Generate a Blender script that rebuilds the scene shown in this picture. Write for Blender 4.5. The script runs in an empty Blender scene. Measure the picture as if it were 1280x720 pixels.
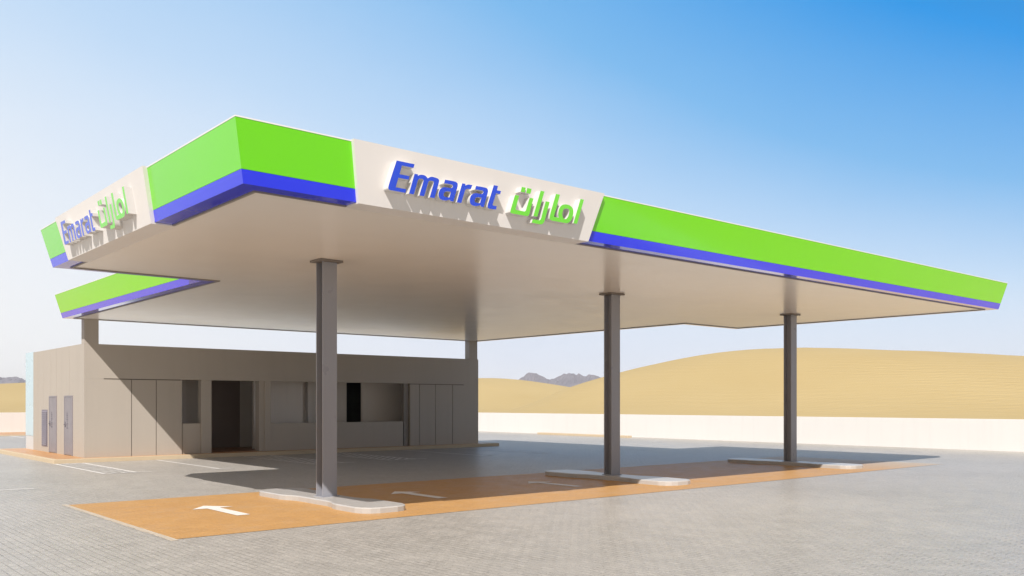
import bpy, bmesh, math, random
from mathutils import Vector, noise
from mathutils.geometry import tessellate_polygon

random.seed(7)
scn = bpy.context.scene
col = scn.collection

# ------------------------------------------------------------------ helpers
def link(o):
    col.objects.link(o)
    return o

def world_loc(o):
    v = Vector((0, 0, 0))
    while o is not None:
        v += o.location
        o = o.parent
    return v

def empty(name, loc):
    o = bpy.data.objects.new(name, None)
    o.empty_display_size = 0.3
    o.location = loc
    return link(o)

def tag(o, label=None, cat=None, group=None, kind=None):
    if label: o['label'] = label
    if cat: o['category'] = cat
    if group: o['group'] = group
    if kind: o['kind'] = kind
    return o

def obj(name, bm, mats, parent=None, smooth=False, loc=None):
    """link a bmesh written in world coordinates as one mesh object"""
    if not isinstance(mats, (list, tuple)):
        mats = [mats]
    me = bpy.data.meshes.new(name)
    o = bpy.data.objects.new(name, me)
    link(o)
    off = Vector(loc) if loc is not None else Vector((0, 0, 0))
    base = off.copy()
    if parent is not None:
        o.parent = parent
        base = world_loc(parent)
    elif loc is not None:
        o.location = off
    bmesh.ops.translate(bm, verts=bm.verts, vec=-base)
    bm.normal_update()
    bm.to_mesh(me)
    bm.free()
    for m in mats:
        me.materials.append(m)
    if smooth:
        for p in me.polygons:
            p.use_smooth = True
    return o

def box(bm, x0, x1, y0, y1, z0, z1, bev=0.0, mi=0):
    b = bm if bev == 0 else bmesh.new()
    v = [b.verts.new((x, y, z)) for z in (z0, z1) for y in (y0, y1) for x in (x0, x1)]
    fs = [(0, 2, 3, 1), (4, 5, 7, 6), (0, 1, 5, 4), (2, 6, 7, 3), (0, 4, 6, 2), (1, 3, 7, 5)]
    faces = [b.faces.new([v[i] for i in f]) for f in fs]
    for f in faces: f.material_index = mi
    if bev > 0:
        bmesh.ops.bevel(b, geom=b.edges[:], offset=bev, segments=2, profile=0.5, affect='EDGES')
        for f in b.faces: f.material_index = mi
        tmp = bpy.data.meshes.new('tmp')
        b.to_mesh(tmp); b.free()
        bm.from_mesh(tmp)
        bpy.data.meshes.remove(tmp)

def bx(x0, x1, y0, y1, z0, z1, bev=0.0):
    bm = bmesh.new()
    box(bm, x0, x1, y0, y1, z0, z1, bev)
    return bm

def prism(bm, pts, z0, z1, mi_top=0, mi_side=0, top_inset=0.0):
    """extrude a plan outline (counter-clockwise) from z0 to z1"""
    n = len(pts)
    lo = [bm.verts.new((x, y, z0)) for x, y in pts]
    hi = [bm.verts.new((x, y, z1)) for x, y in pts]
    for i in range(n):
        j = (i + 1) % n
        bm.faces.new((lo[i], lo[j], hi[j], hi[i])).material_index = mi_side
    tris = tessellate_polygon([[Vector((x, y, 0)) for x, y in pts]])
    for t in tris:
        a = [hi[k] for k in t]
        b = [lo[k] for k in t]
        bm.faces.new(a).material_index = mi_top
        bm.faces.new(b).material_index = mi_side
    bmesh.ops.recalc_face_normals(bm, faces=bm.faces[:])

def sheet(pts, z):
    bm = bmesh.new()
    bm.faces.new([bm.verts.new((x, y, z)) for x, y in pts])
    bmesh.ops.recalc_face_normals(bm, faces=bm.faces[:])
    for f in bm.faces:
        if f.normal.z < 0: f.normal_flip()
    return bm

# ------------------------------------------------------------------ materials
class NT:
    def __init__(self, name):
        self.m = bpy.data.materials.new(name)
        self.m.use_nodes = True
        self.t = self.m.node_tree
        self.b = self.t.nodes['Principled BSDF']
        self.out = self.t.nodes['Material Output']
        self._pos = None
    def n(self, typ, **kw):
        nd = self.t.nodes.new(typ)
        for k, v in kw.items():
            if k.startswith('i_'):
                key = k[2:]
                key = int(key) if key.isdigit() else key.replace('_', ' ')
                nd.inputs[key].default_value = v
            else:
                setattr(nd, k, v)
        return nd
    def l(self, a, b): self.t.links.new(a, b)
    def pos(self):
        if self._pos is None:
            self._pos = self.n('ShaderNodeNewGeometry').outputs['Position']
        return self._pos
    def mapping(self, scale=(1, 1, 1), rot=(0, 0, 0)):
        mp = self.n('ShaderNodeMapping')
        mp.inputs['Scale'].default_value = scale
        mp.inputs['Rotation'].default_value = rot
        self.l(self.pos(), mp.inputs['Vector'])
        return mp.outputs['Vector']
    def noise(self, scale, detail=4, rough=0.55, vec=None, dist=0.0):
        nd = self.n('ShaderNodeTexNoise')
        nd.inputs['Scale'].default_value = scale
        nd.inputs['Detail'].default_value = detail
        nd.inputs['Roughness'].default_value = rough
        nd.inputs['Distortion'].default_value = dist
        self.l(vec if vec is not None else self.pos(), nd.inputs['Vector'])
        return nd.outputs['Fac']
    def ramp(self, fac, stops):
        r = self.n('ShaderNodeValToRGB')
        e = r.color_ramp.elements
        while len(e) < len(stops): e.new(0.5)
        for el, (p, c) in zip(e, stops):
            el.position = p
            el.color = (c, c, c, 1) if isinstance(c, (int, float)) else (*c, 1)
        self.l(fac, r.inputs['Fac'])
        return r.outputs['Color']
    def mix(self, fac, a, b, blend='MIX'):
        m = self.n('ShaderNodeMix', data_type='RGBA', blend_type=blend)
        for s, v in ((m.inputs['Factor'], fac), (m.inputs['A'], a), (m.inputs['B'], b)):
            if hasattr(v, 'is_linked') or hasattr(v, 'links'): self.l(v, s)
            elif isinstance(v, (int, float)) and s.name == 'Factor': s.default_value = v
            elif isinstance(v, (int, float)): s.default_value = (v, v, v, 1)
            else: s.default_value = (*v, 1)
        return m.outputs['Result']
    def bump(self, height, strength=0.3, dist=0.01, normal=None):
        b = self.n('ShaderNodeBump')
        b.inputs['Strength'].default_value = strength
        b.inputs['Distance'].default_value = dist
        self.l(height, b.inputs['Height'])
        if normal is not None: self.l(normal, b.inputs['Normal'])
        return b.outputs['Normal']
    def done(self, color=None, rough=None, normal=None, metallic=0.0, ior=1.5, coat=0.0, spec=None):
        for k, v in (('Base Color', color), ('Roughness', rough), ('Normal', normal)):
            if v is None: continue
            if hasattr(v, 'links'): self.l(v, self.b.inputs[k])
            elif k == 'Base Color': self.b.inputs[k].default_value = (*v, 1)
            else: self.b.inputs[k].default_value = v
        self.b.inputs['Metallic'].default_value = metallic
        self.b.inputs['IOR'].default_value = ior
        self.b.inputs['Coat Weight'].default_value = coat
        self.b.inputs['Coat Roughness'].default_value = 0.06
        if spec is not None: self.b.inputs['Specular IOR Level'].default_value = spec
        return self.m

def painted(name, c, rough=0.2, var=0.06, wav=0.0, ior=1.5, coat=0.0, spec=None):
    t = NT(name)
    n1 = t.noise(1.3, 5)
    lo = tuple(x * (1 - var) for x in c); hi = tuple(min(1, x * (1 + var)) for x in c)
    base = t.mix(n1, lo, hi)
    rr = t.ramp(t.noise(2.2, 3), [(0.3, rough * 0.8), (0.7, rough * 1.25)])
    nrm = None
    if wav:
        nrm = t.bump(t.noise(0.9, 2), wav, 0.02)
    return t.done(base, rr, nrm, ior=ior, coat=coat, spec=spec)

M = {}
M['green'] = painted('green_gloss_panel', (0.155, 0.70, 0.0), 0.14, 0.03, 0.02, coat=0.6)
M['blue'] = painted('blue_gloss_panel', (0.011, 0.030, 0.84), 0.12, 0.03, 0.015, coat=0.6)
M['white'] = painted('white_sign_panel', (0.74, 0.715, 0.70), 0.38, 0.03, 0.05)
M['coping'] = painted('white_coping', (0.74, 0.74, 0.72), 0.4, 0.03)
M['letter_side'] = painted('white_letter_return', (0.64, 0.63, 0.62), 0.5, 0.02)
M['letter_blue'] = painted('blue_letter_face', (0.012, 0.07, 0.72), 0.2, 0.02, coat=0.6)
M['letter_green'] = painted('green_letter_face', (0.17, 0.74, 0.045), 0.2, 0.02, coat=0.6)
M['dark_trim'] = painted('grey_trim', (0.24, 0.215, 0.195), 0.45, 0.1)
M['roofing'] = painted('white_roofing', (0.74, 0.73, 0.71), 0.8, 0.08)
M['steel'] = painted('grey_column_paint', (0.28, 0.285, 0.32), 0.32, 0.03, 0.0)
M['plate'] = painted('brown_grey_plate', (0.19, 0.165, 0.15), 0.5, 0.1)
M['pale_blue'] = painted('pale_blue_panel', (0.47, 0.61, 0.68), 0.3, 0.04)
M['door'] = painted('lavender_grey_door', (0.225, 0.21, 0.235), 0.4, 0.06)
M['door_mark'] = painted('dark_grey_marking', (0.13, 0.12, 0.15), 0.5, 0.05)
M['dark_door'] = painted('dark_brown_door', (0.27, 0.215, 0.19), 0.5, 0.1)
M['doorway_shade'] = painted('doorway_shade_panel', (0.012, 0.011, 0.010), 0.7, 0.1)  # near-black colour stands in for the shade deep inside a doorway
M['louver'] = painted('dark_louver', (0.2, 0.18, 0.22), 0.5, 0.08)

def soffit_mat():
    t = NT('white_soffit_sheet')
    n1 = t.noise(0.35, 4)
    base = t.mix(n1, (0.875, 0.835, 0.79), (0.885, 0.845, 0.80))
    st = t.noise(2.0, 4, vec=t.mapping((0.25, 3.0, 1)))
    base = t.mix(t.ramp(st, [(0.45, 0.0), (0.7, 0.06)]), base, (0.83, 0.785, 0.73))
    rr = t.ramp(t.noise(1.1, 3), [(0.3, 0.225), (0.7, 0.255)])
    return t.done(base, rr, None, spec=0.45)
M['soffit'] = soffit_mat()

def wall_mat(name, c1, c2, rough=0.75):
    t = NT(name)
    n1 = t.noise(0.6, 6, 0.6)
    n2 = t.noise(9.0, 4, 0.6)
    base = t.mix(n1, c1, c2)
    streak = t.noise(1.0, 4, 0.6, vec=t.mapping((3.5, 3.5, 0.25)))
    base = t.mix(t.ramp(streak, [(0.5, 0.0), (0.8, 0.22)]), base, tuple(x * 0.78 for x in c1))
    nrm = t.bump(n2, 0.12, 0.004)
    return t.done(base, rough, nrm)
M['wall'] = wall_mat('beige_wall_render', (0.40, 0.36, 0.315), (0.435, 0.39, 0.34), 0.6)
M['inner_wall'] = wall_mat('interior_plaster', (0.76, 0.71, 0.66), (0.80, 0.75, 0.70), 0.8)
M['perimeter'] = wall_mat('white_boundary_render', (0.655, 0.645, 0.635), (0.69, 0.68, 0.67), 0.8)
M['concrete'] = wall_mat('island_concrete', (0.36, 0.345, 0.33), (0.54, 0.52, 0.50), 0.3)
M['plinth'] = wall_mat('pale_grey_plinth', (0.52, 0.53, 0.54), (0.56, 0.57, 0.58), 0.7)
M['groove'] = painted('groove_shadow_strip', (0.16, 0.14, 0.12), 0.8, 0.1)
M['edging'] = wall_mat('pale_kerb_stone', (0.55, 0.47, 0.37), (0.62, 0.55, 0.46), 0.8)
M['beige_kerb'] = wall_mat('beige_kerb', (0.50, 0.40, 0.27), (0.56, 0.46, 0.33), 0.8)

def paver_mat(name, c1, c2, joint, bw=0.2, bh=0.1, rot=0.0, rough=(0.3, 0.5), bumps=0.35, patch=None, spec=None, mortar=0.006, faded=None, sparkle=False):
    t = NT(name)
    vec = t.mapping((1, 1, 1), (0, 0, rot))
    br = t.n('ShaderNodeTexBrick')
    br.offset = 0.5
    br.inputs['Scale'].default_value = 1.0
    br.inputs['Brick Width'].default_value = bw
    br.inputs['Row Height'].default_value = bh
    br.inputs['Mortar Size'].default_value = mortar
    br.inputs['Mortar Smooth'].default_value = 0.3
    br.inputs['Bias'].default_value = 0.0
    br.inputs['Color1'].default_value = (*c1, 1)
    br.inputs['Color2'].default_value = (*c2, 1)
    mid_c = tuple((a + b) / 2 for a, b in zip(c1, c2))
    br.inputs['Mortar'].default_value = (*mid_c, 1)
    t.l(vec, br.inputs['Vector'])
    big = t.noise(0.16, 6, 0.6)
    fine = t.noise(34.0, 4, 0.65)
    mid = t.noise(2.6, 5, 0.65)
    jm = t.n('ShaderNodeMath', operation='MULTIPLY')
    t.l(br.outputs['Fac'], jm.inputs[0]); t.l(t.ramp(t.noise(1.7, 5, 0.7, dist=0.6), [(0.40, 0.2), (0.60, 1.0)]), jm.inputs[1])
    colr = t.mix(jm.outputs[0], br.outputs['Color'], joint)
    colr = t.mix(t.ramp(big, [(0.35, 0.0), (0.68, 0.45)]), colr, patch or tuple(min(1, x * 1.25) for x in c2))
    colr = t.mix(t.ramp(mid, [(0.35, 0.30), (0.6, 0.0)]), colr, tuple(x * 0.8 for x in c1))
    colr = t.mix(t.ramp(fine, [(0.36, 0.55), (0.58, 0.0)]), colr, tuple(x * 0.62 for x in c1))
    colr = t.mix(t.ramp(t.noise(55.0, 3, 0.7), [(0.6, 0.0), (0.74, 0.4)]), colr, tuple(min(1, x * 1.35) for x in c2))
    if faded is not None:      # worn away and dusted over towards one end
        sx = t.n('ShaderNodeSeparateXYZ'); t.l(t.pos(), sx.inputs[0])
        mr = t.n('ShaderNodeMapRange'); t.l(sx.outputs['X'], mr.inputs['Value'])
        mr.inputs['From Min'].default_value = faded[0]; mr.inputs['From Max'].default_value = faded[1]
        ad = t.n('ShaderNodeMath', operation='MULTIPLY_ADD'); ad.use_clamp = True
        t.l(t.noise(1.4, 6, 0.7), ad.inputs[0]); ad.inputs[1].default_value = 0.9; ad.inputs[2].default_value = -0.45
        ad2 = t.n('ShaderNodeMath', operation='ADD'); t.l(mr.outputs[0], ad2.inputs[0]); t.l(ad.outputs[0], ad2.inputs[1])
        ml = t.n('ShaderNodeMath', operation='MULTIPLY'); ml.use_clamp = True; t.l(ad2.outputs[0], ml.inputs[0]); ml.inputs[1].default_value = 0.85
        colr = t.mix(ml.outputs[0], colr, (0.46, 0.42, 0.36))
    inv = t.n('ShaderNodeMath', operation='MULTIPLY_ADD')
    inv.inputs[1].default_value = -1.0
    t.l(br.outputs['Fac'], inv.inputs[0])
    t.l(fine, inv.inputs[2])
    nrm = t.bump(inv.outputs[0], bumps, 0.004)
    rr = t.ramp(mid, [(0.3, rough[0]), (0.7, rough[1])])
    if sparkle:      # polished grit among the matt blocks
        rr = t.mix(t.ramp(t.noise(26.0, 3, 0.7), [(0.50, 0.0), (0.60, 0.8)]), rr, 0.2)
    return t.done(colr, rr, nrm, spec=spec)
M['paver'] = paver_mat('grey_block_paving', (0.39, 0.367, 0.335), (0.475, 0.447, 0.41), (0.16, 0.148, 0.13), rot=math.pi / 2, bumps=0.5, rough=(0.40, 0.56), spec=0.32, mortar=0.0085, sparkle=True)
M['orange'] = paver_mat('orange_block_paving', (0.54, 0.30, 0.112), (0.59, 0.34, 0.132), (0.40, 0.23, 0.095), bumps=0.3, patch=(0.60, 0.36, 0.145), faded=(22.5, 27.5), rough=(0.35, 0.5), spec=0.07)
M['orange_walk'] = paver_mat('orange_footway_paving', (0.56, 0.28, 0.11), (0.62, 0.33, 0.13), (0.42, 0.24, 0.10), bumps=0.3, patch=(0.64, 0.36, 0.15))
M['inner_floor'] = paver_mat('terracotta_floor', (0.30, 0.13, 0.05), (0.34, 0.15, 0.06), (0.22, 0.10, 0.05), 0.4, 0.4, bumps=0.1, patch=(0.33, 0.15, 0.06))

def paint_mat():
    t = NT('worn_white_road_paint')
    base = t.mix(t.noise(5, 4), (0.72, 0.70, 0.67), (0.82, 0.80, 0.78))
    wear = t.ramp(t.noise(18, 5, 0.7), [(0.30, 0.0), (0.38, 1.0)])
    m = t.done(base, 0.55)
    tr = t.n('ShaderNodeBsdfTransparent')
    mx = t.n('ShaderNodeMixShader')
    t.l(wear, mx.inputs[0]); t.l(tr.outputs[0], mx.inputs[1]); t.l(t.b.outputs[0], mx.inputs[2])
    t.l(mx.outputs[0], t.out.inputs['Surface'])
    return m
M['paint'] = paint_mat()
M['arrow_paint'] = painted('white_arrow_paint', (0.80, 0.77, 0.74), 0.5, 0.05)

def sand_mat(name, c1, c2):
    t = NT(name)
    n1 = t.noise(0.035, 6, 0.55)
    base = t.mix(n1, c1, c2)
    wv = t.n('ShaderNodeTexWave', wave_type='BANDS', bands_direction='Y')
    wv.inputs['Scale'].default_value = 0.28
    wv.inputs['Distortion'].default_value = 12.0
    wv.inputs['Detail'].default_value = 3.0
    wv.inputs['Detail Scale'].default_value = 0.6
    t.l(t.mapping((0.75, 1.0, 0.4), (0, 0, math.radians(35))), wv.inputs['Vector'])
    w2 = t.n('ShaderNodeTexWave', wave_type='BANDS', bands_direction='Z')
    w2.inputs['Scale'].default_value = 0.65
    w2.inputs['Distortion'].default_value = 9.0
    w2.inputs['Detail'].default_value = 2.0
    w2.inputs['Detail Scale'].default_value = 0.35
    t.l(t.mapping((0.22, 0.22, 1.0)), w2.inputs['Vector'])
    fine = t.noise(1.6, 5, 0.6)
    hh = t.mix(0.5, wv.outputs['Fac'], w2.outputs['Fac'])
    patchy = t.ramp(t.noise(0.05, 4, 0.6), [(0.38, 0.15), (0.65, 1.0)])
    hm_ = t.n('ShaderNodeMath', operation='MULTIPLY'); t.l(hh, hm_.inputs[0]); t.l(patchy, hm_.inputs[1])
    nrm = t.bump(hm_.outputs[0], 0.24, 0.25)
    nrm = t.bump(fine, 0.15, 0.1, nrm)
    base = t.mix(t.ramp(w2.outputs['Fac'], [(0.35, 0.0), (0.9, 0.05)]), base, tuple(x * 0.85 for x in c1))
    return t.done(base, 0.9, nrm, spec=0.2)
M['sand'] = sand_mat('golden_dune_sand', (0.405, 0.305, 0.14), (0.48, 0.375, 0.19))
M['flat_sand'] = sand_mat('pale_flat_sand', (0.58, 0.42, 0.21), (0.66, 0.49, 0.26))

def rock_mat():
    t = NT('bare_mountain_rock')
    n1 = t.noise(0.012, 8, 0.65)
    base = t.mix(n1, (0.085, 0.085, 0.12), (0.24, 0.225, 0.26))
    nrm = t.bump(t.noise(0.03, 8, 0.7), 0.6, 12.0)
    return t.done(base, 0.95, nrm, spec=0.1)
M['rock'] = rock_mat()

# ------------------------------------------------------------------ ground
o = obj('ground', sheet([(-5000, -5000), (5000, -5000), (5000, 5000), (-5000, 5000)], -0.02), M['flat_sand']); tag(o, kind='structure')
o = obj('forecourt_paving', sheet([(-45, -30), (36.1, -30), (36.1, 61.1), (-45, 61.1)], 0.0), M['paver']); tag(o, kind='structure')
OX0, OX1, OY0, OY1 = 4.33, 26.75, 11.9, 17.15
o = obj('orange_lane_paving', sheet([(OX0, OY0), (OX1, OY0), (OX1, OY1), (OX0, OY1)], 0.004), M['orange']); tag(o, kind='structure')
# pale edging blocks along the ends of the orange lane
bm = bmesh.new()
for (x0, x1, y0, y1) in ((OX0 - 0.1, OX0, OY0 - 0.1, OY1 + 0.1), (OX1, OX1 + 0.1, OY0 - 0.1, OY1 + 0.1)):
    y = y0
    while y < y1 - 0.02:
        w = 0.085 + random.random() * 0.02
        j = random.uniform(-0.012, 0.012)
        bm.faces.new([bm.verts.new(p) for p in ((x0 + j, y, 0.004), (x1, y, 0.004), (x1, min(y + w, y1), 0.004), (x0 + j, min(y + w, y1), 0.004))])
        y += w + 0.018
o = obj('lane_edging_stones', bm, M['edging']); tag(o, kind='structure')

# raised pavement round the building (orange tiles) and along the rear boundary wall
def pavement(name, x0, x1, y0, y1, h, kerb_mat):
    bm = bmesh.new()
    k = 0.14
    box(bm, x0 + k, x1 - k, y0 + k, y1 - k, -0.01, h, 0, 0)
    for a in ((x0, x1, y0, y0 + k), (x0, x1, y1 - k, y1), (x0, x0 + k, y0 + k, y1 - k), (x1 - k, x1, y0 + k, y1 - k)):
        box(bm, *a, -0.01, h + 0.003, 0.012, 1)
    o = obj(name, bm, [M['orange_walk'], kerb_mat])
    return tag(o, kind='structure')
pavement('building_pavement', 6.95, 24.15, 29.1, 37.5, 0.12, M['beige_kerb'])
pavement('wall_pavement', -45.0, 30.0, 55.5, 60.98, 0.05, M['beige_kerb'])
o = obj('low_kerb', bx(34.9, 35.25, 31.6, 38.6, -0.01, 0.11, 0.015), M['beige_kerb']); tag(o, kind='structure')

# painted markings
def arrow(cx, y0=13.75, y1=15.42):
    w = 0.11
    b = 0.36
    return [(cx - w, y0), (cx + w, y0), (cx + w, y1 - 0.44), (cx + b, y1 - 0.42), (cx, y1), (cx - b, y1 - 0.42), (cx - w, y1 - 0.44)]
def poly_sheet(pts, z):
    bm = bmesh.new()
    vs = [bm.verts.new((x, y, z)) for x, y in pts]
    for t in tessellate_polygon([[Vector((x, y, 0)) for x, y in pts]]):
        f = bm.faces.new([vs[k] for k in t])
    bm.normal_update()
    for f in bm.faces:
        if f.normal.z < 0: f.normal_flip()
    return bm
for cx in (6.08, 10.03, 13.66):
    o = obj('arrow_marking', poly_sheet(arrow(cx), 0.009), M['arrow_paint']); tag(o, kind='structure')

def line_quads(segs, w, z=0.005):
    bm = bmesh.new()
    for k, (x0, y0, x1, y1) in enumerate(segs):
        d = Vector((x1 - x0, y1 - y0)); d.normalize()
        n = Vector((-d.y, d.x)) * w / 2
        zz = z + 0.0012 * (k % 3)
        f = bm.faces.new([bm.verts.new((x, y, zz)) for x, y in ((x0 - n.x, y0 - n.y), (x1 - n.x, y1 - n.y), (x1 + n.x, y1 + n.y), (x0 + n.x, y0 + n.y))])
        f.normal_update()
        if f.normal.z < 0: f.normal_flip()
    return bm
def hatch(x0, x1, y0, y1, step):
    segs = []
    y = y0 - (x1 - x0)
    while y < y1:
        xa, ya, xb, yb = x0, y, x1, y + (x1 - x0)
        if ya < y0: xa += y0 - ya; ya = y0
        if yb > y1: xb -= yb - y1; yb = y1
        if xb - xa > 0.05: segs.append((xa, ya, xb, yb))
        y += step
    return segs
def hatched_box(x0, x1, y0, y1, step, stub=0.4):
    fr = [(x0, y0, x0, y1), (x1, y0, x1, y1), (x0 - 0.05, y0, x1 + stub, y0)]
    o = obj('hatched_marking', line_quads(fr, 0.09, 0.005), M['paint']); tag(o, kind='structure')
    o = obj('hatch_stripes', line_quads(hatch(x0 + .05, x1 - .05, y0 + .05, y1 - .05, step), 0.085, 0.010), M['paint']); tag(o, kind='structure')
hatched_box(6.95, 7.72, 24.1, 28.95, 0.30)
hatched_box(12.75, 13.75, 23.9, 28.9, 0.36)
hatched_box(15.45, 16.45, 24.0, 28.9, 0.36)
def bay_line(x, y0=24.0, y1=28.9):
    o = obj('bay_line', line_quads([(x, y0, x, y1), (x - 0.25, y0 - 0.05, x + 0.38, y0 - 0.05)], 0.09, 0.005), M['paint']); tag(o, kind='structure')
bay_line(9.9); bay_line(19.2); bay_line(21.9)
o = obj('lane_line', line_quads([(1.2, 20.97, 4.62, 20.93)], 0.1, 0.005), M['arrow_paint']); tag(o, kind='structure')
o = obj('bay_line', line_quads([(11.05, 52.3, 11.05, 55.4)], 0.12, 0.005), M['arrow_paint']); tag(o, kind='structure')
o = obj('bay_line', line_quads([(8.4, 52.3, 8.4, 55.4)], 0.12, 0.005), M['arrow_paint']); tag(o, kind='structure')

# ------------------------------------------------------------------ boundary walls
def boundary(name, x0, x1, y0, y1, z1, label, axis):
    o = obj(name, bx(x0, x1, y0, y1, -0.05, z1, 0.012), M['perimeter'], loc=((x0 + x1) / 2, (y0 + y1) / 2, 0))
    return tag(o, label, 'wall', kind='thing')
boundary('boundary_wall', 36.0, 36.22, -28.0, 60.9, 1.2, 'low white boundary wall in front of the big golden dune', 'y')
boundary('boundary_wall', -45.0, 36.22, 61.0, 61.22, 1.24, 'low white boundary wall beyond the pale blue end of the building', 'x')

# ------------------------------------------------------------------ building
ZB, ZT = 0.12, 3.645
BX0, BX1, BY0, BY1, BY2 = 7.92, 23.39, 29.56, 36.0, 37.17
ZH = 2.55
bld = empty('kiosk_building', (15.6, 33.3, ZB))
tag(bld, 'long low beige flat roofed building with open shopfront in the shade behind the canopy', 'building', kind='thing')
bm = bmesh.new()
T = 0.22
# header band and full-height panels, with thin open joints between them
box(bm, BX0, BX1, BY0, BY0 + T, ZH + 0.03, ZT)
def panels(xs, z0, z1, y=BY0):
    for a, b in zip(xs[:-1], xs[1:]):
        box(bm, a + 0.012, b - 0.012, y, y + T, z0, z1)
panels([BX0 - 0.012, 9.33, 10.1, 10.93 + 0.012], ZB, ZH)
panels([19.95, 20.41, 21.19, 22.04, BX1 + 0.012], ZB, ZH)
obj('front_wall', bm, M['wall'], bld)
for x0, x1 in ((BX0 + 0.05, 10.9), (19.99, BX1 - 0.05)):
    obj('wall_backing', bx(x0, x1, BY0 + 0.03, BY0 + T - 0.01, ZB, ZH + 0.1), M['groove'], bld)
# the joint under the header stops short of both corners
for x0, x1 in ((BX0 + 0.001, 8.49), (22.62, BX1 - 0.001)):
    obj('joint_filler', bx(x0, x1, BY0 + 0.001, BY0 + T, ZH + 0.0005, ZH + 0.0295), M['wall'], bld)
# pillars, low walls and post of the shopfront
for (x0, x1, y0) in ((11.58, 11.93, BY0 - 0.004), (13.65, 13.84, BY0 + 0.035), (13.84, 14.07, BY0 - 0.004)):
    obj('pillar', bx(x0, x1, y0, y0 + 0.32, ZB, ZH + 0.028, 0.006), M['wall'], bld)
for (x0, x1, z1) in ((10.96, 11.575, 1.13), (14.09, 19.66, 1.09)):
    obj('low_wall', bx(x0, x1, BY0 + 0.05, BY0 + 0.2, ZB, z1, 0.006), M['wall'], bld)
obj('post', bx(19.72, 19.93, BY0 + 0.09, BY0 + 0.26, ZB, ZH + 0.028, 0.004), M['dark_trim'], bld)
# side, rear and roof
bm = bmesh.new()
ys = [BY0 + T + 0.001, 31.24, 32.81, 33.62, 34.5, 35.31, BY1]
for a, b in zip(ys[:-1], ys[1:]):
    box(bm, BX0, BX0 + 0.2, a + (0.008 if a > ys[0] else 0), b - 0.008, ZB, ZT)
box(bm, BX0 + 0.03, BX0 + 0.19, BY0 + T + 0.01, BY1 - 0.05, ZB, ZT - 0.01)
obj('side_wall', bm, M['wall'], bld)
obj('side_wall', bx(BX1 - 0.2, BX1, BY0 + T + 0.001, BY1, ZB, ZT), M['wall'], bld)
obj('rear_wall', bx(BX0 + 0.201, BX1 - 0.201, 35.3, BY1 - 0.003, ZB, ZT - 0.05), M['inner_wall'], bld)
obj('roof', bx(BX0 + 0.19, BX1 - 0.19, BY0 + T - 0.01, BY1 - 0.02, ZT - 0.28, ZT - 0.04), M['roofing'], bld)
obj('ceiling_panel', bx(BX0 + 0.205, BX1 - 0.205, BY0 + T + 0.005, 35.29, ZH + 0.25, ZH + 0.30), M['inner_wall'], bld)
obj('interior_floor', bx(10.95, 19.7, BY0 + 0.21, 35.29, ZB - 0.02, ZB + 0.012), M['inner_floor'], bld)
eb = obj('end_bay', bx(BX0 + 0.0, BX1 - 4, BY1 + 0.006, BY2, 0.62, ZT + 0.02), M['pale_blue'], bld)
eb['label'] = 'pale blue clad bay at the far end of the building'
obj('plinth', bx(BX0 + 0.01, BX1 - 4.01, BY1 + 0.006, BY2 - 0.01, ZB, 0.617), M['plinth'], bld)
# interior partitions, a brown door and a black panel painted as doorway dark
def inner(name, a, m): return obj(name, bx(*a), m, bld)
for a in ((14.36, 16.0, 32.8, 32.95), (12.0, 12.75, 32.8, 32.95), (10.98, 11.95, 31.9, 32.05),
          (14.09, 16.05, 31.0, 31.14), (15.92, 16.05, 31.145, 31.55), (16.06, 18.26, 31.56, 31.7), (16.45, 16.62, 31.36, 31.555),
          (18.66, 21.60, 31.0, 31.14)):
    inner('partition_wall', (*a, ZB + 0.013, ZH + 0.249), M['inner_wall'])
d = inner('interior_doorway_panel', (12.755, 14.355, 32.84, 32.91, ZB + 0.013, 2.79), M['dark_door']); d['label'] = 'dark brown door inside the entrance'
d = inner('interior_doorway_panel', (20.10, 22.24, 35.24, 35.296, ZB + 0.013, 2.75), M['doorway_shade']); d['label'] = 'black panel painted as the dark of a deep doorway at the back of the shop'
# doors and louvred vent on the side wall
for y0, y1 in ((30.87, 31.72), (32.81, 33.65)):
    dr = obj('door', bx(BX0 - 0.022, BX0 + 0.02, y0, y1, ZB + 0.02, 2.0, 0.004), M['door'], bld)
    bm = bmesh.new()
    box(bm, BX0 - 0.028, BX0 + 0.01, y0 - 0.05, y0 - 0.002, ZB + 0.005, 2.05)
    box(bm, BX0 - 0.028, BX0 + 0.01, y1 + 0.002, y1 + 0.05, ZB + 0.005, 2.05)
    box(bm, BX0 - 0.028, BX0 + 0.01, y0 - 0.002, y1 + 0.002, 2.005, 2.05)
    obj('door_frame', bm, M['door'], dr)
    bm = bmesh.new()
    box(bm, BX0 - 0.075, BX0 - 0.06, y1 - 0.20, y1 - 0.07, 1.10, 1.125, 0.004)
    box(bm, BX0 - 0.06, BX0 - 0.021, y1 - 0.09, y1 - 0.07, 1.10, 1.125)
    box(bm, BX0 - 0.03, BX0 - 0.021, y1 - 0.11, y1 - 0.05, 1.02, 1.2)
    obj('door_handle', bm, M['door_mark'], dr)
    bm = bmesh.new()
    yc = y0 + 0.52
    z = 0.98
    k = 0
    while z < 1.46:   # small upright cluster of dark strokes
        w = (0.17, 0.12, 0.15, 0.10)[k % 4]
        box(bm, BX0 - 0.026, BX0 - 0.0215, yc - w / 2 + 0.02 * (k % 2), yc + w / 2, z, z + 0.045)
        z += 0.068; k += 1
    obj('door_sign', bm, M['door_mark'], dr)
vt = obj('vent', bx(BX0 - 0.012, BX0 + 0.02, 33.97, 34.74, 0.30, 1.58, 0.004), M['louver'], bld)
bm = bmesh.new()
z = 0.36
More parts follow.
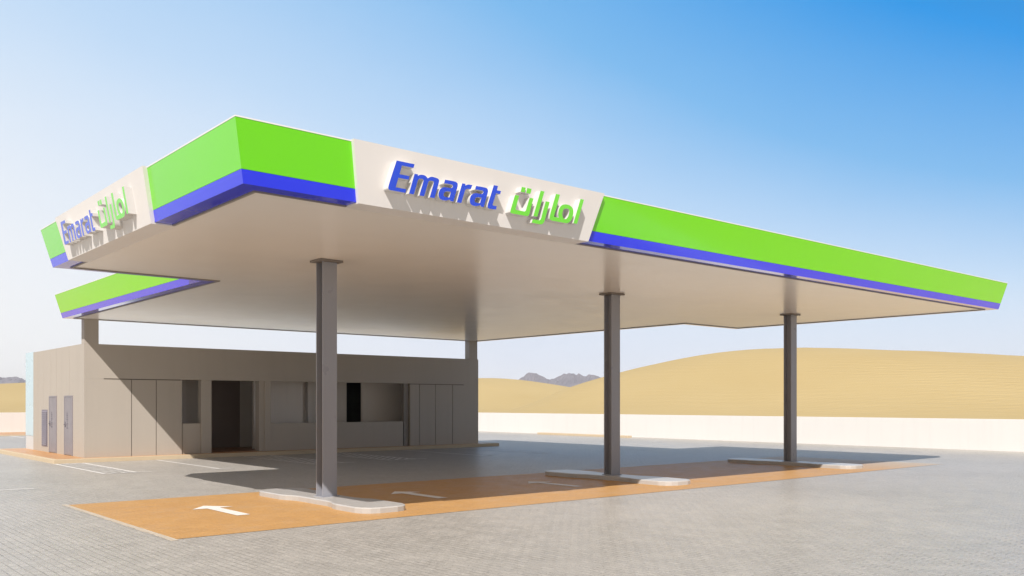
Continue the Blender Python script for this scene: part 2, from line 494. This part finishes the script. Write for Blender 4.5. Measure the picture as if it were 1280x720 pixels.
while z < 1.52:
    v = [bm.verts.new(p) for p in ((BX0 - 0.034, 34.02, z), (BX0 - 0.034, 34.69, z), (BX0 - 0.0125, 34.69, z + 0.045), (BX0 - 0.0125, 34.02, z + 0.045),
                                   (BX0 - 0.030, 34.02, z - 0.006), (BX0 - 0.030, 34.69, z - 0.006))]
    bm.faces.new((v[0], v[1], v[2], v[3])); bm.faces.new((v[4], v[5], v[1], v[0]))
    z += 0.07
obj('louver_slats', bm, M['louver'], vt)

# ------------------------------------------------------------------ pump islands
def island_outline(cx, cy, hl=2.08, hw=0.47, waist=0.335, ch=0.2):
    right = [(hw - ch, -hl), (hw, -hl + ch), (hw, -0.85), (waist, -0.55), (waist, 0.75), (hw, 1.05), (hw, hl - ch), (hw - ch, hl)]
    left = [(-x, -y) for x, y in right]
    pts = right + left
    return [(cx + x, cy + y) for x, y in pts]
def rounded(pts, it=1):
    for _ in range(it):
        q = []
        n = len(pts)
        for i in range(n):
            a, b = Vector(pts[i]), Vector(pts[(i + 1) % n])
            L = (b - a).length
            k = min(0.25, 0.10 / max(L, 1e-6))
            q += [tuple(a.lerp(b, k)), tuple(a.lerp(b, 1 - k))]
        pts = q
    return pts
IH = 0.1
def make_island(cx, cy):
    bm = bmesh.new()
    out = rounded(island_outline(cx, cy))
    n = len(out)
    c = Vector((cx, cy))
    rings = []
    for s, z in ((0.0, -0.01), (0.0, IH - 0.018), (0.018, IH)):
        rg = []
        for i, (x, y) in enumerate(out):
            a, b, d = Vector(out[i - 1]), Vector((x, y)), Vector(out[(i + 1) % n])
            t = (d - a).normalized()
            nn = Vector((-t.y, t.x))
            rg.append(bm.verts.new((x + nn.x * s, y + nn.y * s, z)))
        rings.append(rg)
    for r0, r1 in zip(rings[:-1], rings[1:]):
        for i in range(n):
            j = (i + 1) % n
            bm.faces.new((r0[i], r0[j], r1[j], r1[i]))
    top = rings[-1]
    for t in tessellate_polygon([[Vector((v.co.x, v.co.y, 0)) for v in top]]):
        bm.faces.new([top[k] for k in t])
    bmesh.ops.recalc_face_normals(bm, faces=bm.faces[:])
    return obj('pump_island', bm, M['concrete'], loc=(cx, cy, 0))
COLX = (7.945, 15.543, 23.139)
CY = 14.56
isl = make_island(COLX[0] + 0.10, CY + 0.05)
tag(isl, 'sunlit concrete pump island beside the white arrow on the open orange paving', 'pump island', 'concrete pump islands under the canopy columns')
for cx, lb in ((COLX[1] + 0.10, 'concrete pump island halfway along the canopy front, between the two others'),
               (COLX[2] + 0.10, 'concrete pump island at the end of the orange lane, closest to the dune wall')):
    c = isl.copy(); col.objects.link(c); c.location = (cx, CY + 0.05, 0)
    c['label'] = lb

# ------------------------------------------------------------------ canopy
ZBOT, ZMID, ZTOP = 4.41, 4.569, 5.128
S1, S2 = 0.039, 0.173
AX, AY, BXc, CYb, DX, EY, FX = 4.484, 10.16, 26.462, 18.84, 7.387, 29.906, 23.569
plan = [(AX, AY), (BXc, AY), (BXc, CYb), (FX, CYb), (FX, EY), (DX, EY), (DX, CYb), (AX, CYb)]
def offset_plan(d):
    n = len(plan); r = []
    for i in range(n):
        a, b, c = Vector(plan[i - 1]), Vector(plan[i]), Vector(plan[(i + 1) % n])
        e1, e2 = (b - a).normalized(), (c - b).normalized()
        n1, n2 = Vector((e1.y, -e1.x)), Vector((e2.y, -e2.x))
        r.append(b + (n1 + n2) * d)
    return r
can = empty('fuel_canopy', (15.47, 19.0, 0))
tag(can, 'large flat filling station canopy with sloping green and blue edge on grey steel columns', 'canopy', kind='thing')
def edge_prism(bm, i, prof):
    """closed profile [(offset, z)...] swept along edge i with mitred ends"""
    a = []; b = []
    for (d, z) in prof:
        op = offset_plan(d)
        p, q = op[i], op[(i + 1) % len(op)]
        a.append(bm.verts.new((p.x, p.y, z))); b.append(bm.verts.new((q.x, q.y, z)))
    n = len(prof)
    for k in range(n):
        j = (k + 1) % n
        bm.faces.new((a[k], b[k], b[j], a[j]))
    bm.faces.new(a); bm.faces.new(list(reversed(b)))
    bmesh.ops.recalc_face_normals(bm, faces=bm.faces[:])
for i in range(8):
    bm = bmesh.new()
    edge_prism(bm, i, [(S1 + 0.001, ZMID + 0.004), (S2, ZTOP), (S2 - 0.05, ZTOP), (S1 - 0.049, ZMID + 0.004)])
    fb = obj('fascia_board', bm, M['green'], can)
    bm = bmesh.new()
    edge_prism(bm, i, [(0.0, ZBOT), (S1, ZMID), (S1 - 0.05, ZMID), (-0.05, ZBOT + 0.03), (-0.245, ZBOT + 0.03), (-0.245, ZBOT)])
    obj('blue_band', bm, M['blue'], fb)
    bm = bmesh.new()
    edge_prism(bm, i, [(S2 + 0.004, ZTOP + 0.002), (S2 + 0.004, ZTOP + 0.018), (S2 - 0.12, ZTOP + 0.018), (S2 - 0.12, ZTOP + 0.002)])
    obj('coping', bm, M['coping'], fb)
# soffit, trim strip round it, and deck
bm = bmesh.new()
prism(bm, [(v.x, v.y) for v in offset_plan(-0.29)], ZBOT + 0.004, ZBOT + 0.06)
sf = obj('soffit', bm, M['soffit'], can)
bm = bmesh.new()
for i in range(8):
    edge_prism(bm, i, [(-0.248, ZBOT - 0.018), (-0.248, ZBOT + 0.03), (-0.287, ZBOT + 0.03), (-0.287, ZBOT - 0.018)])
obj('soffit_trim', bm, M['dark_trim'], sf)
bm = bmesh.new()
prism(bm, [(v.x, v.y) for v in offset_plan(-0.02)], ZTOP - 0.30, ZTOP - 0.18)
obj('roof_deck', bm, M['roofing'], can)

# columns: H sections with plates
def h_section(bm, cx, cy, w, dp, z0, z1, tf=0.022, tw=0.016):
    pts = [(-w, -dp), (w, -dp), (w, -dp + tf), (tw, -dp + tf), (tw, dp - tf), (w, dp - tf), (w, dp), (-w, dp), (-w, dp - tf), (-tw, dp - tf), (-tw, -dp + tf), (-w, -dp + tf)]
    prism(bm, [(cx + x, cy + y) for x, y in pts], z0, z1)
bm = bmesh.new()
CW, CD = 0.145, 0.125
cx0, cy0 = COLX[0] + 0.135, CY + CD
h_section(bm, cx0, cy0, CW, CD, IH + 0.016, ZBOT - 0.038)
c0 = obj('column', bm, M['steel'], can)
tp = obj('top_plate', bx(cx0 - 0.235, cx0 + 0.235, cy0 - 0.2, cy0 + 0.2, ZBOT - 0.036, ZBOT + 0.001, 0.004), M['plate'], c0)
bp = obj('base_plate', bx(cx0 - 0.175, cx0 + 0.175, cy0 - 0.16, cy0 + 0.16, IH - 0.004, IH + 0.014, 0.003), M['steel'], c0)
for X in COLX[1:]:
    c = c0.copy(); col.objects.link(c); c.parent = can
    c.location = c0.location + Vector((X - COLX[0], 0, 0))
    for ch in (tp, bp):
        k = ch.copy(); col.objects.link(k); k.parent = c
for x0, x1 in ((BX0 - 0.0, BX0 + 0.42), (BX1 - 0.47, BX1 - 0.05)):
    obj('roof_pier', bx(x0, x1, BY0 + 0.0, BY0 + 0.30, ZT + 0.001, ZBOT + 0.003), M['wall'], can)

# sign panels: proud white boxes that wrap under the edge
SL = S2 / (ZTOP - ZBOT)
PZ0, PZ1 = ZBOT - 0.022, ZTOP + 0.022
def fo(z): return SL * (z - ZBOT)      # outward lean at height z
def panel_mesh(to3, a0, a1, lean0, lean1, proud=0.06):
    """a along the edge; profile (outward, z). ends lean outwards with height"""
    prof = [(fo(PZ0) + proud, PZ0), (fo(PZ1) + proud, PZ1), (fo(PZ1) - 0.12, PZ1), (fo(PZ1) - 0.12, PZ1 - 0.0),
            (fo(PZ1) - 0.14, PZ1 - 0.01)]
    prof = [(fo(PZ0) + proud, PZ0), (fo(PZ1) + proud, PZ1), (fo(PZ1) - 0.14, PZ1),
            (fo(PZ1) - 0.14, PZ1 - 0.02), (0.005, ZBOT - 0.003), (-0.30, ZBOT - 0.003), (-0.30, PZ0)]
    bm = bmesh.new()
    A = []; B = []
    for d, z in prof:
        k = (z - ZBOT) / (ZTOP - ZBOT)
        A.append(bm.verts.new(to3(a0 - lean0 * k, d, z))); B.append(bm.verts.new(to3(a1 + lean1 * k, d, z)))
    n = len(prof)
    for k in range(n):
        j = (k + 1) % n
        bm.faces.new((A[k], B[k], B[j], A[j]))
    bm.faces.new(A); bm.faces.new(list(reversed(B)))
    bmesh.ops.recalc_face_normals(bm, faces=bm.faces[:])
    return bm
front3 = lambda a, d, z: Vector((a, AY - d, z))
left3 = lambda a, d, z: Vector((AX - d, a, z))
sp_front = obj('sign_panel', panel_mesh(front3, 6.02, 10.245, 0.173, 0.17), M['white'], can)
sp_left = obj('sign_panel', panel_mesh(left3, 13.175, 17.545, 0.18, 0.145), M['white'], can)

# letters (u along the sign, v = height; outer outline, optional hole; third value 1 = rounded)
GL = {
 'E': ([(6.441, 4.963), (6.722, 4.963), (6.714, 4.915), (6.531, 4.915), (6.510, 4.803), (6.668, 4.803), (6.660, 4.757), (6.501, 4.757),
        (6.478, 4.634), (6.645, 4.634), (6.636, 4.587), (6.428, 4.587), (6.372, 4.587, 1), (6.362, 4.632, 1)], None),
 'm': ([(6.742, 4.846), (6.795, 4.846), (6.797, 4.829), (6.840, 4.852, 1), (6.915, 4.852, 1), (6.958, 4.822), (7.005, 4.852, 1), (7.080, 4.850, 1), (7.150, 4.838, 1), (7.143, 4.765, 1),
        (7.108, 4.587), (7.030, 4.587), (7.062, 4.752, 1), (7.066, 4.800, 1), (7.020, 4.800, 1), (6.975, 4.790, 1), (6.968, 4.745, 1), (6.938, 4.587), (6.860, 4.587), (6.893, 4.752, 1),
        (6.897, 4.800, 1), (6.852, 4.800, 1), (6.808, 4.790, 1), (6.800, 4.745, 1), (6.772, 4.587), (6.694, 4.587)], None),
 'a': ([(7.240, 4.847), (7.330, 4.850, 1), (7.440, 4.850, 1), (7.470, 4.815, 1), (7.455, 4.735, 1), (7.428, 4.587), (7.372, 4.587), (7.366, 4.606), (7.300, 4.580, 1), (7.200, 4.582, 1), (7.160, 4.645, 1),
        (7.178, 4.720, 1), (7.240, 4.752, 1), (7.300, 4.753), (7.374, 4.753, 1), (7.392, 4.800, 1), (7.330, 4.803, 1), (7.232, 4.799)],
       [(7.365, 4.706), (7.305, 4.707, 1), (7.255, 4.690, 1), (7.247, 4.632, 1), (7.300, 4.625, 1), (7.352, 4.632)]),
 'r': ([(7.535, 4.846), (7.590, 4.846), (7.594, 4.826), (7.640, 4.848, 1), (7.712, 4.847), (7.696, 4.792), (7.640, 4.790, 1), (7.600, 4.772, 1), (7.592, 4.725, 1), (7.566, 4.587), (7.487, 4.587)], None),
 't': ([(8.088, 4.905), (8.166, 4.905), (8.158, 4.845), (8.235, 4.845), (8.226, 4.801), (8.149, 4.801), (8.128, 4.690, 1), (8.112, 4.632, 1), (8.150, 4.630, 1), (8.197, 4.632), (8.193, 4.586), (8.120, 4.580, 1), (8.040, 4.580, 1),
        (8.028, 4.625, 1), (8.044, 4.690, 1)], None),
 'ta': ([(8.502, 4.832), (8.583, 4.832), (8.552, 4.664, 1), (8.552, 4.630, 1), (8.600, 4.630, 1), (8.680, 4.630, 1), (8.748, 4.630, 1), (8.758, 4.690, 1), (8.786, 4.832), (8.864, 4.832), (8.838, 4.690, 1), (8.828, 4.572, 1), (8.720, 4.572, 1),
         (8.560, 4.572, 1), (8.462, 4.572, 1), (8.460, 4.610, 1), (8.475, 4.690, 1)], None),
 'alif': ([(8.977, 4.960), (9.054, 4.960), (8.991, 4.590), (8.911, 4.590)], None),
 'ra': ([(9.109, 4.828), (9.191, 4.828), (9.165, 4.670, 1), (9.140, 4.490, 1), (9.010, 4.490, 1), (8.899, 4.493), (8.908, 4.543), (8.990, 4.543, 1), (9.068, 4.545, 1), (9.078, 4.640, 1)], None),
 'ma': ([(9.290, 4.960), (9.374, 4.960), (9.328, 4.680, 1), (9.318, 4.632, 1), (9.345, 4.632, 1), (9.424, 4.632), (9.392, 4.690, 1), (9.410, 4.800, 1), (9.500, 4.842, 1), (9.620, 4.842, 1), (9.712, 4.785, 1), (9.705, 4.640, 1),
         (9.630, 4.572, 1), (9.530, 4.572, 1), (9.380, 4.572, 1), (9.245, 4.572, 1), (9.234, 4.640, 1), (9.248, 4.720, 1)],
        [(9.545, 4.785, 1), (9.615, 4.785, 1), (9.625, 4.700, 1), (9.585, 4.628, 1), (9.520, 4.628, 1), (9.478, 4.690, 1), (9.490, 4.770, 1)]),
}
DOTS = [[(8.606, 4.959), (8.684, 4.959), (8.676, 4.890), (8.597, 4.890)], [(8.712, 4.959), (8.798, 4.959), (8.789, 4.888), (8.703, 4.888)]]
def soften(pts, it=3):
    P = [(p[0], p[1], p[2] if len(p) > 2 else 0) for p in pts]
    for _ in range(it):
        Q = []
        n = len(P)
        for i, p in enumerate(P):
            if p[2]:
                a, b = P[i - 1], P[(i + 1) % n]
                Q.append((p[0] + (a[0] - p[0]) * .25, p[1] + (a[1] - p[1]) * .25, 1))
                Q.append((p[0] + (b[0] - p[0]) * .25, p[1] + (b[1] - p[1]) * .25, 1))
            else: Q.append(p)
        P = Q
    return [(x, y) for x, y, _ in P]
LD = 0.115        # letter depth
def letter_bm(shapes, to_sign, du=0.0):
    """shapes: list of (outer, hole); front face material 0, returns material 1"""
    bm = bmesh.new()
    for outer, hole in shapes:
        loops = [soften(outer)] + ([soften(hole)] if hole else [])
        fr = []; bk = []
        for lp in loops:
            fr.append([bm.verts.new(to_sign(x + du, v, 0.06 + LD)) for x, v in lp])
            bk.append([bm.verts.new(to_sign(x + du, v, 0.058)) for x, v in lp])
        flat = [v for l in fr for v in l]
        for t in tessellate_polygon([[Vector((x, v, 0)) for x, v in lp] for lp in loops]):
            bm.faces.new([flat[k] for k in t]).material_index = 0
        for f, b in zip(fr, bk):
            n = len(f)
            for i in range(n):
                j = (i + 1) % n
                bm.faces.new((f[i], f[j], b[j], b[i])).material_index = 1
    bmesh.ops.recalc_face_normals(bm, faces=bm.faces[:])
    return bm
sign_front = lambda u, v, d: front3(u, fo(v) + d, v)
sign_left = lambda u, v, d: left3(17.11 - (u - 6.37), fo(v) + d, v)
for panel, ts in ((sp_front, sign_front), (sp_left, sign_left)):
    for nm, key, du, mat in (('blue_letter', 'E', 0, 'letter_blue'), ('blue_letter', 'm', 0, 'letter_blue'), ('blue_letter', 'a', 0, 'letter_blue'), ('blue_letter', 'r', 0, 'letter_blue'),
                             ('blue_letter', 'a', 0.537, 'letter_blue'), ('blue_letter', 't', 0, 'letter_blue'),
                             ('green_letter', 'ta', 0, 'letter_green'), ('green_letter', 'alif', 0, 'letter_green'), ('green_letter', 'ra', 0, 'letter_green'),
                             ('green_letter', 'ma', 0, 'letter_green'), ('green_letter', 'alif', 0.833, 'letter_green')):
        shapes = [GL[key]]
        if key == 'ta': shapes = shapes + [(dt, None) for dt in DOTS]
        obj(nm, letter_bm(shapes, ts, du), [M[mat], M['letter_side']], panel)

# ------------------------------------------------------------------ dunes and mountains
YAW = 0.707
def interp(tab, x):
    if x <= tab[0][0]: return tab[0][1]
    for (x0, y0), (x1, y1) in zip(tab[:-1], tab[1:]):
        if x <= x1:
            t = (x - x0) / (x1 - x0)
            return y0 + (y1 - y0) * t
    return tab[-1][1]
def smooth_interp(tab, x, w):
    return (interp(tab, x - w) + interp(tab, x - w / 2) + 2 * interp(tab, x) + interp(tab, x + w / 2) + interp(tab, x + w)) / 6
def make_dune(centre, ang, half, crest, front, back, nx=150, ny=90, w=8.0, bend=0.0, wob=1.0, seed=0):
    """long dune: local r along its crest, d across it; crest = [(r, height)]"""
    ca, sa = math.cos(ang), math.sin(ang)
    bm = bmesh.new()
    grid = []
    for j in range(ny + 1):
        d = -front + (front + back) * j / ny
        row = []
        for i in range(nx + 1):
            r = crest[0][0] + (crest[-1][0] - crest[0][0]) * i / nx
            hc = smooth_interp(crest, r, w)
            dc = bend * (r / half) ** 2 + wob * 6 * noise.noise(Vector((r * 0.018, seed, 0)))
            f = front * (0.55 + 0.45 * min(1, hc / max(c[1] for c in crest)))
            if d < dc:
                t = max(0.0, 1 - (dc - d) / (f + dc if f + dc > 1 else 1))
                k = t * t * (3 - 2 * t)
                k = 0.55 * k + 0.45 * math.sin(t * math.pi / 2) * t
            else:
                t = max(0.0, 1 - (d - dc) / (back - dc))
                k = t * t * (3 - 2 * t)
            x = centre[0] + ca * r + sa * d
            y = centre[1] - sa * r + ca * d
            z = hc * k - 0.4 + k * (0.5 * noise.noise(Vector((x * 0.03, y * 0.03, seed))) + 0.12 * noise.noise(Vector((x * 0.12, y * 0.12, seed))))
            row.append(bm.verts.new((x, y, z)))
        grid.append(row)
    for j in range(ny):
        for i in range(nx):
            bm.faces.new((grid[j][i], grid[j][i + 1], grid[j + 1][i + 1], grid[j + 1][i]))
    bmesh.ops.recalc_face_normals(bm, faces=bm.faces[:])
    o = obj('sand_dune', bm, M['sand'], smooth=True, loc=(centre[0], centre[1], 0))
    return tag(o, kind='structure')
def at(q, d):       # a spot d metres ahead and q*d metres to the right of where the visitor stands
    return (math.cos(YAW) * q * d + math.sin(YAW) * d, -math.sin(YAW) * q * d + math.cos(YAW) * d)
# the big dune beyond the right-hand wall
make_dune(at(0.0, 150), YAW, 60, [(-14, -0.6), (0, 0.4), (7, 4.1), (15.7, 6.8), (27, 9.4), (35, 11.0), (43, 11.75), (54, 11.6), (66, 11.2), (86, 9.8), (120, 7.0), (160, 5.5), (210, 0.2)],
          62, 70, nx=220, w=6.0, seed=1)
# the smaller dune seen past the end of the building
make_dune(at(0.0, 225), YAW, 60, [(-150, 0.5), (-100, 5), (-60, 8), (-30, 8.4), (-8, 8.55), (2, 8.3), (10, 7.0), (18, 5.6), (30, 3.6), (48, 0.2)], 58, 70, nx=180, w=7.0, seed=4)
# the dune past the other end of the building
make_dune(at(-0.56, 215), YAW - 0.2, 60, [(-120, 0.2), (-70, 3.5), (-30, 5.6), (-5, 6.7), (15, 8.2), (40, 8.5), (70, 6), (110, 0.2)], 80, 70, nx=160, w=8.0, seed=9)

def make_range(q0, q1, dist, base_h, seed, depth=420, n=420, m=36):
    bm = bmesh.new(); grid = []
    for j in range(m + 1):
        t = j / m
        row = []
        for i in range(n + 1):
            q = q0 + (q1 - q0) * i / n
            dd = dist + depth * (t - 0.5)
            x, y = at(q, dd)
            ridge = 1 - abs(2 * t - 1)
            nn = noise.fractal(Vector((x * 0.0065, y * 0.0065, seed)), 0.65, 2.1, 7)
            rn = 1 - abs(noise.noise(Vector((x * 0.006, y * 0.006, seed + 5))))
            prof = 0.6 + 0.45 * noise.noise(Vector((q * 9.0, seed, 2.0)))
            z = -3 + (ridge ** 0.85) * base_h * max(0.05, prof + 0.42 * nn + 0.4 * (rn - 0.6))
            row.append(bm.verts.new((x, y, z)))
        grid.append(row)
    for j in range(m):
        for i in range(n):
            bm.faces.new((grid[j][i], grid[j][i + 1], grid[j + 1][i + 1], grid[j + 1][i]))
    bmesh.ops.recalc_face_normals(bm, faces=bm.faces[:])
    o = obj('mountain_range', bm, M['rock'], smooth=False)
    return tag(o, kind='structure')
make_range(-0.75, 0.42, 1500, 57, 3.0)

# the dusty air that fades the mountains
hm = bpy.data.materials.new('dusty_air'); hm.use_nodes = True
ht = hm.node_tree; ht.nodes.remove(ht.nodes['Principled BSDF'])
pv = ht.nodes.new('ShaderNodeVolumePrincipled')
pv.inputs['Color'].default_value = (0.93, 0.95, 0.99, 1)
pv.inputs['Density'].default_value = 0.00019
pv.inputs['Anisotropy'].default_value = -0.25
ht.links.new(pv.outputs[0], ht.nodes['Material Output'].inputs['Volume'])
hz = obj('haze', bx(-5100, 5100, -5100, 5100, -1.02, 135), hm)
tag(hz, kind='stuff')

# ------------------------------------------------------------------ light, sky, air
sun_to = Vector((-0.85, -0.74, 1.0)).normalized()
elev = math.asin(sun_to.z)
sd = bpy.data.lights.new('sun', 'SUN')
sd.energy = 4.6
sd.angle = math.radians(0.5)
sd.color = (1.0, 0.945, 0.885)
so = link(bpy.data.objects.new('sun', sd))
so.location = (-30, -30, 50)
so.rotation_euler = sun_to.to_track_quat('Z', 'Y').to_euler()

w = bpy.data.worlds.new('World'); scn.world = w; w.use_nodes = True
nt = w.node_tree
bg = nt.nodes['Background']
sky = nt.nodes.new('ShaderNodeTexSky'); sky.sky_type = 'NISHITA'
sky.sun_disc = False
sky.sun_elevation = elev
sky.sun_rotation = math.atan2(sun_to.x, sun_to.y)
sky.altitude = 0
sky.air_density = 1.0
sky.dust_density = 1.0
sky.ozone_density = 1.0
SKY_STRENGTH, EXPOSURE = 0.1, 0.3
def nn(typ, **kw):
    nd = nt.nodes.new(typ)
    for k, v in kw.items(): setattr(nd, k, v)
    return nd
def math_node(op, a, b=None, c=None, clamp=False):
    m = nn('ShaderNodeMath', operation=op); m.use_clamp = clamp
    for k, v in enumerate((a, b, c)):
        if v is None: continue
        if hasattr(v, 'links'): nt.links.new(v, m.inputs[k])
        else: m.inputs[k].default_value = v
    return m.outputs[0]
# dusty desert air: pale and milky towards one side and the horizon, deep blue overhead
tc = nn('ShaderNodeTexCoord')
dirv = nn('ShaderNodeVectorMath', operation='NORMALIZE')
nt.links.new(tc.outputs['Generated'], dirv.inputs[0])
dt = nn('ShaderNodeVectorMath', operation='DOT_PRODUCT')
nt.links.new(dirv.outputs[0], dt.inputs[0]); dt.inputs[1].default_value = (0.76, -0.65, 0.0)
sp = nn('ShaderNodeSeparateXYZ'); nt.links.new(dirv.outputs[0], sp.inputs[0])
zz = math_node('MAXIMUM', sp.outputs['Z'], 0.0)
side = math_node('MAXIMUM', math_node('MULTIPLY_ADD', dt.outputs['Value'], math_node('MULTIPLY_ADD', dt.outputs['Value'], 0.5, 0.70), 0.52), 0.28)
tt = math_node('MULTIPLY', math_node('MULTIPLY', zz, 3.0), side)
nz = nn('ShaderNodeTexNoise'); nz.inputs['Scale'].default_value = 2.4; nz.inputs['Detail'].default_value = 5
mpz = nn('ShaderNodeMapping'); mpz.inputs['Scale'].default_value = (1, 1, 2.2)
nt.links.new(dirv.outputs[0], mpz.inputs['Vector']); nt.links.new(mpz.outputs[0], nz.inputs['Vector'])
tt = math_node('MULTIPLY', tt, 0.62)
tt = math_node('ADD', tt, math_node('MULTIPLY_ADD', nz.outputs['Fac'], 0.05, -0.025), clamp=True)
def rampn(fac, stops):
    r = nn('ShaderNodeValToRGB'); e = r.color_ramp.elements
    while len(e) < len(stops): e.new(0.5)
    for el, (p, c) in zip(e, stops): el.position = p; el.color = (*c, 1)
    nt.links.new(fac, r.inputs['Fac']); return r.outputs['Color']
haze_side = math_node('MULTIPLY_ADD', dt.outputs['Value'], 0.95, 0.5, clamp=True)
haze_col = rampn(haze_side, [(0.0, (1.0, 1.0, 1.0)), (0.5, (0.68, 0.76, 0.94)), (1.0, (0.62, 0.73, 0.92))])
blue = rampn(tt, [(0.0, (0.92, 0.95, 1.0)), (0.19, (0.61, 0.78, 0.985)), (0.385, (0.19, 0.50, 0.89)), (0.60, (0.0, 0.31, 0.83)), (1.0, (0.03, 0.11, 0.26))])
lowness = rampn(tt, [(0.0, (1, 1, 1)), (0.22, (0, 0, 0))])
def mixn(f, a, b):
    m = nn('ShaderNodeMix', data_type='RGBA')
    for sck, v in ((m.inputs['Factor'], f), (m.inputs['A'], a), (m.inputs['B'], b)):
        if hasattr(v, 'links'): nt.links.new(v, sck)
        else: sck.default_value = v
    return m.outputs['Result']
air = mixn(lowness, blue, haze_col)
# warm dusty glow round the sun's side of the sky
dsun = nn('ShaderNodeVectorMath', operation='DOT_PRODUCT')
nt.links.new(dirv.outputs[0], dsun.inputs[0]); dsun.inputs[1].default_value = sun_to
glow = rampn(math_node('MULTIPLY_ADD', dsun.outputs['Value'], 0.5, 0.5), [(0.45, (0, 0, 0)), (0.85, (1, 1, 1))])
air = mixn(glow, air, (0.50, 0.45, 0.39, 1))
gain = nn('ShaderNodeVectorMath', operation='SCALE')
nt.links.new(air, gain.inputs[0]); gain.inputs['Scale'].default_value = 1.0 / (SKY_STRENGTH * 2 ** EXPOSURE)
nt.links.new(mixn(0.96, sky.outputs[0], gain.outputs[0]), bg.inputs['Color'])
bg.inputs['Strength'].default_value = SKY_STRENGTH

# ------------------------------------------------------------------ camera and view
cd = bpy.data.cameras.new('camera')
cd.sensor_width = 36.0
cd.lens = 36.0 * 1120.567 / 1280
cd.shift_y = (504.16 - 360) / 1280
cd.clip_start = 0.1
cd.clip_end = 20000
co = link(bpy.data.objects.new('camera', cd))
co.location = (0, 0, 1.8)
co.rotation_euler = (math.radians(90), 0, -YAW)
scn.camera = co
vs = scn.view_settings
vs.view_transform = 'Standard'; vs.look = 'None'; vs.exposure = EXPOSURE; vs.gamma = 1.0
vs.use_curve_mapping = False
